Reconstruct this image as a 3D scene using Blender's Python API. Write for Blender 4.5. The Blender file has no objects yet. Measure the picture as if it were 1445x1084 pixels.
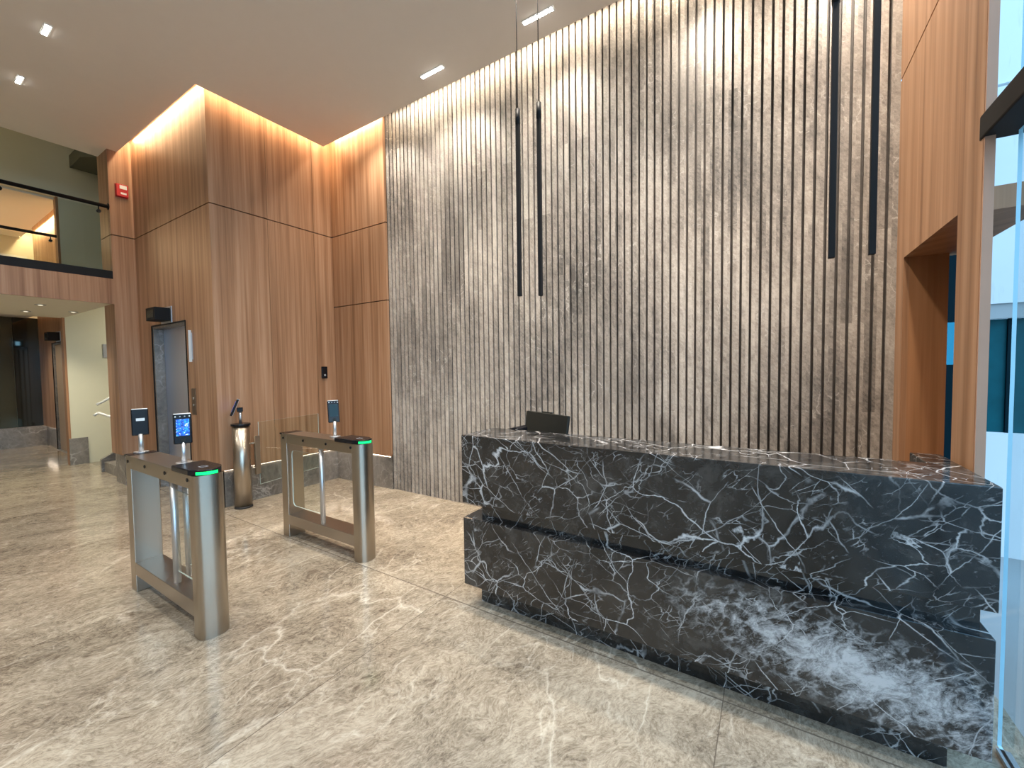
import bpy, bmesh, math, random
from mathutils import Matrix, Vector
random.seed(7)
SC = bpy.context.scene
COL = SC.collection
pi = math.pi

# ------------------------------------------------------------------ node helper
class N:
    def __init__(s, name):
        m = bpy.data.materials.new(name); m.use_nodes = True
        s.m = m; s.t = m.node_tree; s.n = s.t.nodes
        s.n.clear()
        s.out = s.n.new('ShaderNodeOutputMaterial')
        s.tc = s.n.new('ShaderNodeTexCoord')
        s.co = s.tc.outputs['Object']
    def put(s, sock, v):
        if hasattr(v, 'is_linked') or isinstance(v, bpy.types.NodeSocket): s.t.links.new(v, sock)
        elif v is not None:
            if isinstance(v, (tuple, list)) and len(v) == 3 and sock.type == 'RGBA': v = (*v, 1)
            sock.default_value = v
    def math(s, op, a, b=None, c=None, clamp=False):
        n = s.n.new('ShaderNodeMath'); n.operation = op; n.use_clamp = clamp
        s.put(n.inputs[0], a)
        if b is not None: s.put(n.inputs[1], b)
        if c is not None: s.put(n.inputs[2], c)
        return n.outputs[0]
    def vmath(s, op, a, b=None, scale=None):
        n = s.n.new('ShaderNodeVectorMath'); n.operation = op
        s.put(n.inputs[0], a)
        if b is not None: s.put(n.inputs[1], b)
        if scale is not None: s.put(n.inputs['Scale'], scale)
        return n.outputs[0]
    def mapping(s, co, scale=(1,1,1), loc=(0,0,0), rot=(0,0,0)):
        n = s.n.new('ShaderNodeMapping'); s.put(n.inputs[0], co)
        n.inputs['Scale'].default_value = scale; n.inputs['Location'].default_value = loc; n.inputs['Rotation'].default_value = rot
        return n.outputs[0]
    def rs(s, co, scale, rot, loc=(0,0,0)):
        return s.mapping(s.mapping(co, rot=rot), scale, loc)
    def sep(s, co):
        n = s.n.new('ShaderNodeSeparateXYZ'); s.put(n.inputs[0], co); return n.outputs
    def comb(s, x, y, z):
        n = s.n.new('ShaderNodeCombineXYZ')
        for i, v in enumerate((x, y, z)): s.put(n.inputs[i], v)
        return n.outputs[0]
    def noise(s, co, scale, detail=4, rough=.55, dist=0, color=False):
        n = s.n.new('ShaderNodeTexNoise'); s.put(n.inputs['Vector'], co)
        n.inputs['Scale'].default_value = scale; n.inputs['Detail'].default_value = detail
        n.inputs['Roughness'].default_value = rough; n.inputs['Distortion'].default_value = dist
        return n.outputs['Color' if color else 'Fac']
    def white(s, v, dim='3D', color=False):
        n = s.n.new('ShaderNodeTexWhiteNoise'); n.noise_dimensions = dim
        s.put(n.inputs['W' if dim == '1D' else 'Vector'], v)
        return n.outputs['Color' if color else 'Value']
    def edge(s, co, scale, rnd=1.0):
        n = s.n.new('ShaderNodeTexVoronoi'); n.feature = 'DISTANCE_TO_EDGE'
        s.put(n.inputs['Vector'], co); n.inputs['Scale'].default_value = scale; n.inputs['Randomness'].default_value = rnd
        return n.outputs['Distance']
    def ramp(s, f, *stops, mode='LINEAR'):
        n = s.n.new('ShaderNodeValToRGB'); s.put(n.inputs[0], f); n.color_ramp.interpolation = mode
        e = n.color_ramp.elements
        while len(e) < len(stops): e.new(.5)
        for k, (p, c) in enumerate(stops):
            e[k].position = p; e[k].color = (c, c, c, 1) if isinstance(c, (int, float)) else (*c, 1)
        return n.outputs[0]
    def mix(s, f, a, b, mode='MIX'):
        n = s.n.new('ShaderNodeMix'); n.data_type = 'RGBA'; n.blend_type = mode; n.clamp_factor = True
        s.put(n.inputs['Factor'], f)
        s.put(n.inputs[6], a); s.put(n.inputs[7], b)
        return n.outputs[2]
    def bump(s, h, strength=.2, dist=.01):
        n = s.n.new('ShaderNodeBump'); s.put(n.inputs['Height'], h)
        n.inputs['Strength'].default_value = strength; n.inputs['Distance'].default_value = dist
        return n.outputs[0]
    def warp(s, co, scale, amt, detail=3):
        c = s.noise(co, scale, detail, color=True)
        c = s.vmath('SUBTRACT', c, (.5, .5, .5))
        c = s.vmath('SCALE', c, scale=amt)
        return s.vmath('ADD', co, c)
    def bsdf(s, color=None, rough=.5, metal=0, spec=.5, normal=None, emit=None, estr=0, coat=0):
        b = s.n.new('ShaderNodeBsdfPrincipled')
        s.put(b.inputs['Base Color'], color); s.put(b.inputs['Roughness'], rough); s.put(b.inputs['Metallic'], metal)
        b.inputs['Specular IOR Level'].default_value = spec
        if normal is not None: s.put(b.inputs['Normal'], normal)
        if emit is not None:
            s.put(b.inputs['Emission Color'], emit); b.inputs['Emission Strength'].default_value = estr
        if coat: b.inputs['Coat Weight'].default_value = coat
        s.t.links.new(b.outputs[0], s.out.inputs[0]); return s.m

def plain(name, c, rough=.5, metal=0, spec=.5, var=.06):
    k = N(name)
    f = k.noise(k.co, 9, 3)
    col = k.mix(f, tuple(x*(1-var) for x in c), tuple(min(1, x*(1+var)) for x in c))
    return k.bsdf(col, rough, metal, spec)

def emitter(name, c, strength):
    k = N(name); return k.bsdf((.012, .012, .012), .5, spec=.2, emit=c, estr=strength)

# ------------------------------------------------------------------ materials
def wood_mat(name, lo, mid, hi, rough=.42):
    k = N(name)
    s = k.sep(k.co)
    u = k.math('ADD', k.math('MULTIPLY', s[0], 1.0), k.math('MULTIPLY', s[1], 1.037))
    v = k.comb(u, k.math('MULTIPLY', s[2], .03), 0)
    broad = k.noise(v, 11, 3, .6)
    fine = k.noise(k.comb(u, k.math('MULTIPLY', s[2], .012), 3.1), 26, 3, .6)
    pore = k.noise(k.comb(u, k.math('MULTIPLY', s[2], .02), 7.7), 160, 2, .5)
    f = k.math('ADD', k.math('MULTIPLY', broad, .55), k.math('MULTIPLY', fine, .45))
    col = k.ramp(f, (.37, lo), (.5, mid), (.62, hi))
    col = k.mix(k.math('MULTIPLY', pore, .35), col, tuple(x*.62 for x in lo))
    return k.bsdf(col, rough, 0, .35, normal=k.bump(pore, .06, .002))
M = {}
M['wood'] = wood_mat('wood_veneer', (.235, .118, .060), (.375, .208, .116), (.48, .29, .178))
M['wood_dark'] = wood_mat('wood_veneer_reveal', (.28, .135, .062), (.36, .18, .085), (.43, .22, .11))
M['gap'] = plain('shadow_gap', (.02, .014, .01), .8)
M['ceiling'] = plain('ceiling_paint', (.80, .76, .71), .9, spec=.1, var=.02)
M['cream'] = plain('cream_paint', (.62, .595, .45), .85, spec=.15, var=.02)
M['cream_ceiling'] = plain('cream_ceiling_paint', (.74, .70, .60), .9, spec=.1, var=.02)
M['white'] = plain('white_paint', (.7, .68, .63), .8, spec=.2, var=.02)
M['black'] = plain('black_metal', (.012, .012, .013), .55, 0, .15)
M['black_gloss'] = plain('black_plastic', (.008, .008, .010), .24, 0, .25)
M['graphite'] = plain('graphite_plastic', (.016, .017, .015), .55, 0, .2)
M['rubber'] = plain('black_rubber', (.015, .015, .015), .6)
M['bronze_glass'] = plain('dark_bronze_glass', (.018, .018, .012), .06, 0, .6)
M['bronze_glass_b'] = plain('dark_olive_glass', (.04, .04, .026), .10, 0, .8)
M['red'] = plain('red_plastic', (.50, .012, .018), .35)
M['white_plastic'] = plain('white_plastic', (.75, .75, .74), .35)
M['grey_plastic'] = plain('grey_plastic', (.35, .35, .36), .4)
M['alu'] = plain('brushed_aluminium', (.55, .57, .60), .42, 1.0)

def steel(name, c, rough, streak=420, axis=2, aniso=.5):
    k = N(name)
    sc = [streak, streak, streak]; sc[axis] = 2.0
    f = k.noise(k.mapping(k.co, tuple(sc)), 1, 2, .5)
    col = k.mix(f, tuple(x*.98 for x in c), tuple(min(1, x*1.015) for x in c))
    r = rough
    m = k.bsdf(col, r, 1.0, .5)
    b = [n for n in k.n if n.type == 'BSDF_PRINCIPLED'][0]
    b.inputs['Anisotropic'].default_value = 0
    return m
M['steel'] = steel('brushed_steel', (.43, .385, .325), .28)
M['steel_dark'] = steel('brushed_steel_shelf', (.42, .38, .34), .3, axis=0)
M['steel_door'] = steel('elevator_steel', (.72, .74, .86), .36, streak=300, axis=2, aniso=.4)

def stone(name, lo, mid, hi, vein, rough, scale=1.0, veinamt=.6, cloud=1.3):
    k = N(name)
    co = k.co
    w = k.warp(co, 1.7*scale, .5)
    big = k.noise(w, cloud*scale, 5, .6)
    small = k.noise(w, 16*scale, 5, .7)
    f = k.math('ADD', k.math('MULTIPLY', big, .62), k.math('MULTIPLY', small, .38))
    col = k.ramp(f, (.36, lo), (.5, mid), (.64, hi))
    e = k.edge(k.warp(co, 3*scale, .35, 5), 3.2*scale)
    v = k.ramp(e, (0, 1), (.018, .35), (.05, 0))
    v = k.math('MULTIPLY', v, k.ramp(k.noise(co, 2.3*scale, 2), (.45, 0), (.62, 1)))
    e2 = k.edge(k.warp(k.mapping(co, loc=(4, 2, 7)), 7*scale, .22, 5), 8*scale)
    v2 = k.math('MULTIPLY', k.ramp(e2, (0, .7), (.03, .2), (.07, 0)), k.ramp(k.noise(co, 3.7*scale, 2), (.5, 0), (.66, 1)))
    col = k.mix(k.math('MULTIPLY', k.math('MAXIMUM', v, v2), veinamt), col, vein)
    return k.bsdf(col, rough, 0, .5)
M['stone_base'] = stone('grey_stone_base', (.10, .088, .078), (.20, .178, .155), (.30, .27, .24), (.55, .52, .48), .3)

# slatted stone of the back wall: every slat and course is cut from another place in the slab
PITCH = 4.86/75
def slat_stone():
    k = N('fluted_stone')
    s = k.sep(k.co)
    idx = k.math('FLOOR', k.math('DIVIDE', k.math('ADD', s[0], 4.18), PITCH))
    r0 = k.white(idx, '1D')
    course = k.math('FLOOR', k.math('DIVIDE', k.math('ADD', s[2], k.math('MULTIPLY', k.math('FLOOR', k.math('MULTIPLY', r0, 2.999)), .62)), 1.86))
    r = k.white(k.comb(idx, course, 0), '3D', color=True)
    off = k.vmath('SCALE', k.vmath('SUBTRACT', r, (.5, .5, .5)), scale=.28)
    co = k.vmath('ADD', k.co, off)
    w = k.warp(k.mapping(co, (1.25, 1, .62)), 1.1, .6)
    big = k.noise(w, 1.05, 3, .5)
    blot = k.ramp(k.noise(k.mapping(w, loc=(3.3, 0, 1.7)), .8, 4, .6), (.52, 0), (.66, 1))
    mid = k.noise(k.rs(co, (1.6, 1, .8), (0, .6, 0)), 8, 5, .7)
    fine = k.noise(k.rs(co, (1.6, 1, .8), (0, .7, 0)), 42, 5, .78)
    f = k.math('ADD', k.math('MULTIPLY', big, .45), k.math('ADD', k.math('MULTIPLY', mid, .25), k.math('MULTIPLY', fine, .30)))
    rs = k.white(k.comb(idx, course, 5))
    f = k.math('ADD', f, k.math('MULTIPLY', k.math('SUBTRACT', rs, .5), .05))
    col = k.ramp(f, (.38, (.09, .083, .077)), (.45, (.205, .183, .163)), (.52, (.335, .298, .263)), (.61, (.50, .455, .405)))
    col = k.mix(k.math('MULTIPLY', blot, k.math('ADD', .15, k.math('MULTIPLY', mid, .75))), col, (.062, .057, .053))
    e = k.edge(k.warp(co, 4, .3, 5), 4.5)
    v = k.math('MULTIPLY', k.ramp(e, (0, 1), (.010, .4), (.028, 0)), k.ramp(k.noise(co, 2.2, 2), (.5, 0), (.62, .6)))
    col = k.mix(v, col, (.62, .58, .53))
    return k.bsdf(col, .42, 0, .4, normal=k.bump(fine, .25, .004))
M['slat'] = slat_stone()
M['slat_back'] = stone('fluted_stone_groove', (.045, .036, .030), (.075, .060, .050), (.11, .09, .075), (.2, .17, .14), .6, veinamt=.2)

def floor_mat():
    k = N('polished_marble_floor')
    s = k.sep(k.co)
    u = k.math('DIVIDE', k.math('ADD', s[0], .17), 1.72)
    v = k.math('DIVIDE', k.math('SUBTRACT', s[1], 2.10), 2.70)
    tid = k.comb(k.math('FLOOR', u), k.math('FLOOR', v), 0)
    r = k.white(tid, color=True)
    co = k.vmath('ADD', k.co, k.vmath('SCALE', r, scale=9))
    w = k.warp(co, 1.6, .45, 4)
    w = k.rs(w, (2.0, 1, 1), (0, 0, .45))
    big = k.noise(w, 1.15, 4, .55)
    mid = k.noise(w, 11, 5, .72)
    fine = k.noise(w, 42, 5, .78)
    f = k.math('ADD', k.math('MULTIPLY', big, .27), k.math('ADD', k.math('MULTIPLY', mid, .30), k.math('MULTIPLY', fine, .43)))
    rs = k.white(k.vmath('ADD', tid, (3, 1, 8)))
    f = k.math('ADD', f, k.math('MULTIPLY', k.math('SUBTRACT', rs, .5), .04))
    col = k.ramp(f, (.39, (.115, .091, .067)), (.462, (.225, .187, .141)), (.515, (.305, .26, .20)), (.595, (.42, .367, .288)))
    e = k.edge(k.warp(k.mapping(co, (1, .55, 1), rot=(0, 0, .5)), 1.6, .6, 6), 1.9)
    vein = k.math('MULTIPLY', k.ramp(e, (0, 1), (.008, .4), (.026, 0)), k.ramp(k.noise(co, 1.6, 3), (.44, 0), (.6, .8)))
    e2 = k.edge(k.warp(k.mapping(co, (1, .6, 1), (3, 3, 3), (0, 0, .9)), 3.5, .3, 6), 6)
    vein2 = k.math('MULTIPLY', k.ramp(e2, (0, .8), (.02, .3), (.05, 0)), k.ramp(k.noise(co, 2.7, 3), (.48, 0), (.62, .7)))
    col = k.mix(k.math('MULTIPLY', k.math('MAXIMUM', vein, vein2), .6), col, (.70, .65, .55))
    # joints
    ju = k.math('ABSOLUTE', k.math('SUBTRACT', k.math('FRACT', u), .5))
    jv = k.math('ABSOLUTE', k.math('SUBTRACT', k.math('FRACT', v), .5))
    j = k.math('MAXIMUM', k.math('GREATER_THAN', ju, .5-.0013), k.math('GREATER_THAN', jv, .5-.0016))
    col = k.mix(k.math('MULTIPLY', j, .75), col, (.09, .07, .055))
    rough = k.math('ADD', .10, k.math('MULTIPLY', fine, .08))
    return k.bsdf(col, rough, 0, .5)
M['floor'] = floor_mat()

def desk_marble():
    k = N('black_veined_marble')
    co = k.co
    s = k.sep(co)
    base_n = k.noise(k.warp(co, 3, .3), 11, 7, .75)
    cloud = k.noise(k.warp(co, 1.2, .4), 2.2, 3, .5)
    f = k.math('ADD', k.math('MULTIPLY', base_n, .6), k.math('MULTIPLY', cloud, .4))
    col = k.ramp(f, (.40, (.004, .0045, .0055)), (.5, (.014, .014, .0145)), (.61, (.046, .044, .042)))
    # long wandering veins
    a = k.warp(k.warp(k.mapping(co, (1, 1, .9), rot=(0, .5, 0)), 1.6, .55, 2), 9, .07, 5)
    e = k.edge(a, 2.3)
    wv = k.ramp(k.noise(co, 3.0, 3), (.35, .004), (.7, .014))
    v1 = k.math('SUBTRACT', 1, k.math('DIVIDE', e, wv), clamp=True)
    v1 = k.math('MULTIPLY', v1, k.ramp(k.noise(k.mapping(co, loc=(5, 3, 1)), 2.2, 3), (.40, 0), (.56, 1)))
    # second web
    b = k.warp(k.warp(k.mapping(co, (1, 1, 1.5), (7, 2, 9), (0, -.7, 0)), 2.6, .4, 2), 14, .045, 5)
    e = k.edge(b, 5.2)
    v2 = k.math('SUBTRACT', 1, k.math('DIVIDE', e, k.ramp(k.noise(co, 5, 3), (.3, .008), (.7, .026))), clamp=True)
    v2 = k.math('MULTIPLY', v2, k.ramp(k.noise(k.mapping(co, loc=(1, 8, 4)), 2.9, 3), (.46, 0), (.60, .9)))
    # short scratch like streaks
    c = k.warp(k.rs(co, (1, 1, 2.8), (0, .7, 0), (2, 2, 5)), 11, .06, 4)
    e = k.edge(c, 11)
    v3 = k.math('SUBTRACT', 1, k.math('DIVIDE', e, .035), clamp=True)
    v3 = k.math('MULTIPLY', v3, k.ramp(k.noise(k.mapping(co, loc=(9, 1, 2)), 8, 3), (.52, 0), (.64, .65)))
    v = k.math('MAXIMUM', v1, k.math('MAXIMUM', v2, v3))
    # long straight hairlines, two directions
    for rot, loc, sc, asp in ((.75, (3, 1, 6), 2.6, .34), (-.6, (8, 5, 2), 3.0, .4), (1.25, (1, 7, 3), 2.4, .36)):
        q = k.rs(k.warp(k.warp(co, 3, .10, 2), 16, .02, 3), (1.5, 1, asp), (0, rot, 0), loc)
        hl = k.math('SUBTRACT', 1, k.math('DIVIDE', k.edge(q, sc), .0085), clamp=True)
        hl = k.math('MULTIPLY', hl, k.ramp(k.noise(k.mapping(co, loc=loc), 3.6, 4), (.48, 0), (.60, .8)))
        v = k.math('MAXIMUM', v, hl)
    # fine fleck
    fl = k.math('MULTIPLY', k.ramp(k.noise(k.mapping(co, (1, 1, 1.6), rot=(0, .7, 0)), 34, 4, .75), (.60, 0), (.74, .6)), k.ramp(k.noise(co, 3.1, 3), (.45, 0), (.65, 1)))
    v = k.math('MAXIMUM', v, fl)
    # the pale brecciated drift in the right half of the lower block
    dx = k.math('DIVIDE', k.math('SUBTRACT', s[0], .80), .74)
    dz = k.math('DIVIDE', k.math('SUBTRACT', k.math('ADD', s[2], k.math('MULTIPLY', s[0], .16)), .47), .20)
    d = k.math('SQRT', k.math('ADD', k.math('MULTIPLY', dx, dx), k.math('MULTIPLY', dz, dz)))
    region = k.math('SUBTRACT', 1.15, d, clamp=True)
    pn = k.noise(k.warp(k.rs(co, (1, 1, 1.5), (0, .6, 0)), 5, .2, 4), 13, 8, .8)
    drift = k.ramp(k.math('ADD', k.math('MULTIPLY', pn, 1.0), k.math('MULTIPLY', region, .34)), (.66, 0), (.88, .85))
    drift = k.math('MULTIPLY', drift, k.ramp(region, (0.02, 0), (.3, 1)))
    net = k.math('SUBTRACT', 1, k.math('DIVIDE', k.edge(k.warp(k.rs(co, (1, 1, 1.5), (0, .6, 0)), 7, .16, 4), 12), .14), clamp=True)
    net = k.math('MULTIPLY', net, k.ramp(region, (.05, 0), (.5, .9)))
    net = k.math('MULTIPLY', net, k.ramp(pn, (.40, 0), (.62, 1)))
    drift = k.math('MAXIMUM', drift, net)
    v = k.math('MAXIMUM', v, drift)
    col = k.mix(v, col, (.60, .60, .61))
    return k.bsdf(col, .12, 0, .8)
M['marble'] = desk_marble()

def glass(name, tint=(1, 1, 1), rough=0.0, refl=1.0):
    k = N(name)
    tr = k.n.new('ShaderNodeBsdfTransparent'); tr.inputs[0].default_value = (*tint, 1)
    gl = k.n.new('ShaderNodeBsdfGlossy'); gl.inputs['Roughness'].default_value = rough
    fr = k.n.new('ShaderNodeFresnel'); fr.inputs[0].default_value = 1.45
    # a pane is a closed slab: the far side is met from inside, where Fresnel would turn to total reflection
    geo = k.n.new('ShaderNodeNewGeometry')
    fac = k.math('MULTIPLY', k.math('MULTIPLY', fr.outputs[0], refl), k.math('SUBTRACT', 1, geo.outputs['Backfacing']))
    mx = k.n.new('ShaderNodeMixShader')
    k.t.links.new(fac, mx.inputs[0])
    k.t.links.new(tr.outputs[0], mx.inputs[1]); k.t.links.new(gl.outputs[0], mx.inputs[2])
    k.t.links.new(mx.outputs[0], k.out.inputs[0])
    return k.m
M['glass'] = glass('clear_glass', (.95, .975, .96))
M['rail_glass'] = glass('balustrade_glass', (.90, .93, .90))
M['glass_edge'] = plain('glass_edge', (.55, .66, .64), .15)
M['facade_glass'] = glass('facade_glass', (.95, .985, .99))
M['teal_glass'] = plain('teal_window_glass', (.006, .085, .105), .3, 0, .08, .25)
M['teal_dark'] = plain('teal_mullion', (.002, .014, .02), .5, 0, .05)
M['teal_pane'] = glass('teal_pane', (.06, .36, .42))
M['led_warm'] = emitter('warm_led', (1.0, .66, .34), 14)
M['led_stone'] = emitter('neutral_led', (1.0, .86, .66), 10)
M['led_base'] = emitter('base_led', (1.0, .84, .66), 9)
M['lamp_white'] = emitter('downlight_led', (1.0, .97, .92), 26)
M['lamp_dim'] = emitter('small_downlight_led', (1.0, .9, .7), 1.0)
M['green_led'] = emitter('green_led', (.0, 1.0, .13), 2.2)
M['sign_led'] = emitter('indicator_light', (.35, .75, 1.0), 4)

def screen_blue():
    k = N('lit_blue_screen')
    s = k.sep(k.tc.outputs['Generated'])
    n = k.noise(k.co, 55, 4, .6)
    col = k.ramp(n, (.35, (.004, .03, .22)), (.52, (.01, .10, .62)), (.64, (.02, .30, .95)))
    dots = k.ramp(k.noise(k.mapping(k.co, (1, 1, 1.3), (.3, .7, .2)), 95, 2), (.62, 0), (.68, 1))
    col = k.mix(dots, col, (.8, .92, 1))
    return k.bsdf((.01, .02, .05), .15, emit=col, estr=1.3)
M['screen_blue'] = screen_blue()
M['screen_dim'] = emitter('dim_teal_screen', (.004, .034, .055), .8)
M['screen_violet'] = emitter('violet_screen', (.25, .28, .9), 1.2)

def concrete(name, c, rough=.8):
    k = N(name)
    f = k.noise(k.co, 1.2, 5, .6); g = k.noise(k.mapping(k.co, (6, 6, .7)), 2.2, 4, .7)
    col = k.mix(f, tuple(x*.9 for x in c), tuple(min(1, x*1.06) for x in c))
    st = k.ramp(g, (.6, 0), (.8, .4))
    col = k.mix(st, col, tuple(x*.55 for x in c))
    return k.bsdf(col, rough, 0, .2)
M['ext_wall'] = concrete('painted_concrete', (.74, .77, .78))
M['ext_conc'] = concrete('grey_concrete', (.40, .42, .42))
M['pave'] = concrete('pavement', (.30, .31, .31))

# ------------------------------------------------------------------ mesh helpers
def bx(bm, x0, x1, y0, y1, z0, z1, mi=0):
    v = [bm.verts.new(p) for p in ((x0,y0,z0),(x1,y0,z0),(x1,y1,z0),(x0,y1,z0),(x0,y0,z1),(x1,y0,z1),(x1,y1,z1),(x0,y1,z1))]
    fs = []
    for q in ((0,3,2,1),(4,5,6,7),(0,1,5,4),(1,2,6,5),(2,3,7,6),(3,0,4,7)):
        f = bm.faces.new([v[i] for i in q]); f.material_index = mi; fs.append(f)
    return v
def prism(bm, pts, z0, z1, mi=0, axis='z'):
    def P(a, b, c):
        return {'z': (a, b, c), 'y': (a, c, b), 'x': (c, a, b)}[axis]
    lo = [bm.verts.new(P(a, b, z0)) for a, b in pts]; hi = [bm.verts.new(P(a, b, z1)) for a, b in pts]
    n = len(pts); fs = []
    fs.append(bm.faces.new(lo[::-1])); fs.append(bm.faces.new(hi))
    for i in range(n): fs.append(bm.faces.new((lo[i], lo[(i+1) % n], hi[(i+1) % n], hi[i])))
    for f in fs: f.material_index = mi
    return lo + hi
def tube(bm, a, b, r, seg=20, mi=0, r2=None):
    a = Vector(a); b = Vector(b); d = (b-a).normalized()
    u = d.orthogonal().normalized(); w = d.cross(u)
    r2 = r if r2 is None else r2
    A = [bm.verts.new(a + (u*math.cos(t)+w*math.sin(t))*r) for t in [2*pi*i/seg for i in range(seg)]]
    B_ = [bm.verts.new(b + (u*math.cos(t)+w*math.sin(t))*r2) for t in [2*pi*i/seg for i in range(seg)]]
    fs = [bm.faces.new(A[::-1]), bm.faces.new(B_)]
    for i in range(seg):
        f = bm.faces.new((A[i], A[(i+1) % seg], B_[(i+1) % seg], B_[i])); f.smooth = True; fs.append(f)
    for f in fs: f.material_index = mi
def path_tube(bm, pts, r, seg=14):
    for a, b in zip(pts, pts[1:]): tube(bm, a, b, r, seg)
    for p in pts[1:-1]:
        bmesh.ops.create_uvsphere(bm, u_segments=seg, v_segments=8, radius=r, matrix=Matrix.Translation(p))
def BM(): return bmesh.new()
def xform(bm, mat): bmesh.ops.transform(bm, matrix=mat, verts=bm.verts)
def obj(name, bm, mats, parent=None, bevel=0, seg=2, smooth=False, loc=None, rot=None):
    bmesh.ops.recalc_face_normals(bm, faces=bm.faces)
    me = bpy.data.meshes.new(name); bm.to_mesh(me); bm.free()
    if not isinstance(mats, (list, tuple)): mats = [mats]
    for m in mats: me.materials.append(M[m] if isinstance(m, str) else m)
    o = bpy.data.objects.new(name, me); COL.objects.link(o)
    if parent is not None: o.parent = parent
    if loc: o.location = loc
    if rot: o.rotation_euler = rot
    if bevel:
        b = o.modifiers.new('bevel', 'BEVEL'); b.width = bevel; b.segments = seg; b.limit_method = 'ANGLE'; b.angle_limit = math.radians(40)
        b.harden_normals = False
    if smooth:
        for p in me.polygons: p.use_smooth = True
    return o
def box_obj(name, dims, mats, parent=None, bevel=0, **kw):
    bm = BM(); bx(bm, *dims); return obj(name, bm, mats, parent, bevel, **kw)
def struct(o, label=None):
    o['kind'] = 'structure'
    if label: o['label'] = label
    return o
def thing(name, label, cat, loc=(0,0,0), rz=0, group=None):
    o = bpy.data.objects.new(name, None); COL.objects.link(o); o.empty_display_size = .1
    o.location = loc; o.rotation_euler = (0, 0, rz)
    return tag(o, label, cat, group)
def tag(o, label, cat, group=None):
    o['label'] = label; o['category'] = cat
    if group: o['group'] = group
    return o
def dup(src, loc, rz=None, label=None, group=None):
    r = src.copy(); COL.objects.link(r); r.location = loc
    if rz is not None: r.rotation_euler = (0, 0, rz)
    if label: r['label'] = label
    if group: r['group'] = group
    for c in list(src.children):
        d = c.copy(); COL.objects.link(d); d.parent = r
        for g in list(c.children):
            h = g.copy(); COL.objects.link(h); h.parent = d
    return r

# ------------------------------------------------------------------ dimensions
D = 3.70        # front of the fluted stone wall
CZ = 4.606      # lobby ceiling
TOP = 4.95      # top of the light slot above the ceiling edge
XB = -5.30      # wood wall beside the fluted wall, facing the street
YA = 2.147      # elevator wall
XD = -7.604     # column face with the fire alarm
YC = 1.90       # column end
XR = .71        # wood wall at the right
XC = -10.17     # cream stair wall
XE = -13.7      # dark end wall
YF = -4.2       # wall behind the camera
XG = .80        # street glazing

# ------------------------------------------------------------------ SETTING
struct(box_obj('floor', (XE-.3, XG+.12, YF-.2, 5.3, -.12, 0), 'floor'))
# ceiling with the light slot left open along the walls
bm = BM()
bx(bm, -7.99, 1.0, YF, 1.90, CZ, CZ+.12)
bx(bm, XD, 1.0, 1.90, 2.005, CZ, CZ+.12)
bx(bm, -5.15, 1.0, 2.005, 3.47, CZ, CZ+.12)
struct(obj('ceiling', bm, 'ceiling'))
bm = BM()     # roof of the slot above the ceiling edges
bx(bm, -8.1, 1.0, 1.85, 3.95, TOP, TOP+.1)
struct(obj('trim_1', bm, 'white'))

def wood_wall(name, panels, backing, mat='wood'):
    """panels: boxes proud of a dark backing, so that the joints are real gaps"""
    bm = BM()
    for p in panels: bx(bm, *p, 0)
    for b in backing: bx(bm, *b, 1)
    return struct(obj(name, bm, [mat, 'gap']))
G = .006
zb, zj = .435, 3.463
# elevator wall, facing the camera
ex0, ex1, ez = -7.12, -6.05, 2.20
wood_wall('wall_elevator', [
    (XD, XB, YA, YA+.03, zj+G, TOP), (XD, XB, YA, YA+.03, ez, zj-G),
    (XD, ex0, YA, YA+.03, zb, ez), (ex1, XB, YA, YA+.03, zb, ez)],
    [(XD, XB-.03, YA+.03, YA+.06, ez+.03, TOP), (XD, ex0-.03, YA+.03, YA+.06, zb+.01, ez+.03), (ex1+.03, XB-.03, YA+.03, YA+.06, zb+.01, ez+.03)])
# wall B
def slabs_y(x0, x1, ys, zs):
    r = []
    for (a, b) in ys:
        for (c, d) in zs: r.append((x0, x1, a, b, c, d))
    return r
wood_wall('wall_left', slabs_y(XB-.03, XB, [(YA+.03, 2.775-.002), (2.775+.002, 3.385-.002), (3.385+.002, 3.66)], [(zb, zj-G), (zj+G, TOP)]),
    [(XB-.06, XB-.03, YA+.06, 3.72, zb+.01, TOP)])
wood_wall('wall_back_left', [(XB, -4.185, 3.66, 3.69, zb, 2.475-G), (XB, -4.185, 3.66, 3.69, 2.475+G, zj-G), (XB, -4.185, 3.66, 3.69, zj+G, TOP)],
    [(XB, -4.185, 3.69, 3.72, 0, TOP)])
# column between elevator wall and balcony
wood_wall('wall_column', [(XD-.03, XD, YC, YA, zb, zj-G), (XD-.03, XD, YC, YA, zj+G, TOP),
    (-8.03, XD-.03, YC, YC+.03, zb, zj-G), (-8.03, XD-.03, YC, YC+.03, zj+G, TOP)],
    [(-8.03, XD-.03, YC+.03, 5.2, zb+.01, 6.4)])
# recessed stone bases, with light slots over them
def base(name, dims):
    return struct(box_obj(name, dims, 'stone_base'))
base('baseboard_left', (XB-.055, XB-.035, YA+.03, 3.70, 0, zb+.05))
base('baseboard_back_left', (XB-.035, -4.185, 3.675, 3.70, 0, zb+.02))
bm = BM(); bx(bm, XD-.03, ex0-.01, YA+.035, YA+.055, 0, zb+.05); bx(bm, ex1+.01, XB-.035, YA+.035, YA+.055, 0, zb+.05)
struct(obj('baseboard_elevator', bm, 'stone_base'))
bm = BM(); bx(bm, XD-.055, XD-.035, YC+.035, YA+.05, 0, zb+.05); bx(bm, -8.03, XD-.05, YC+.035, YC+.055, 0, zb+.05)
struct(obj('baseboard_column', bm, 'stone_base'))

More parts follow.
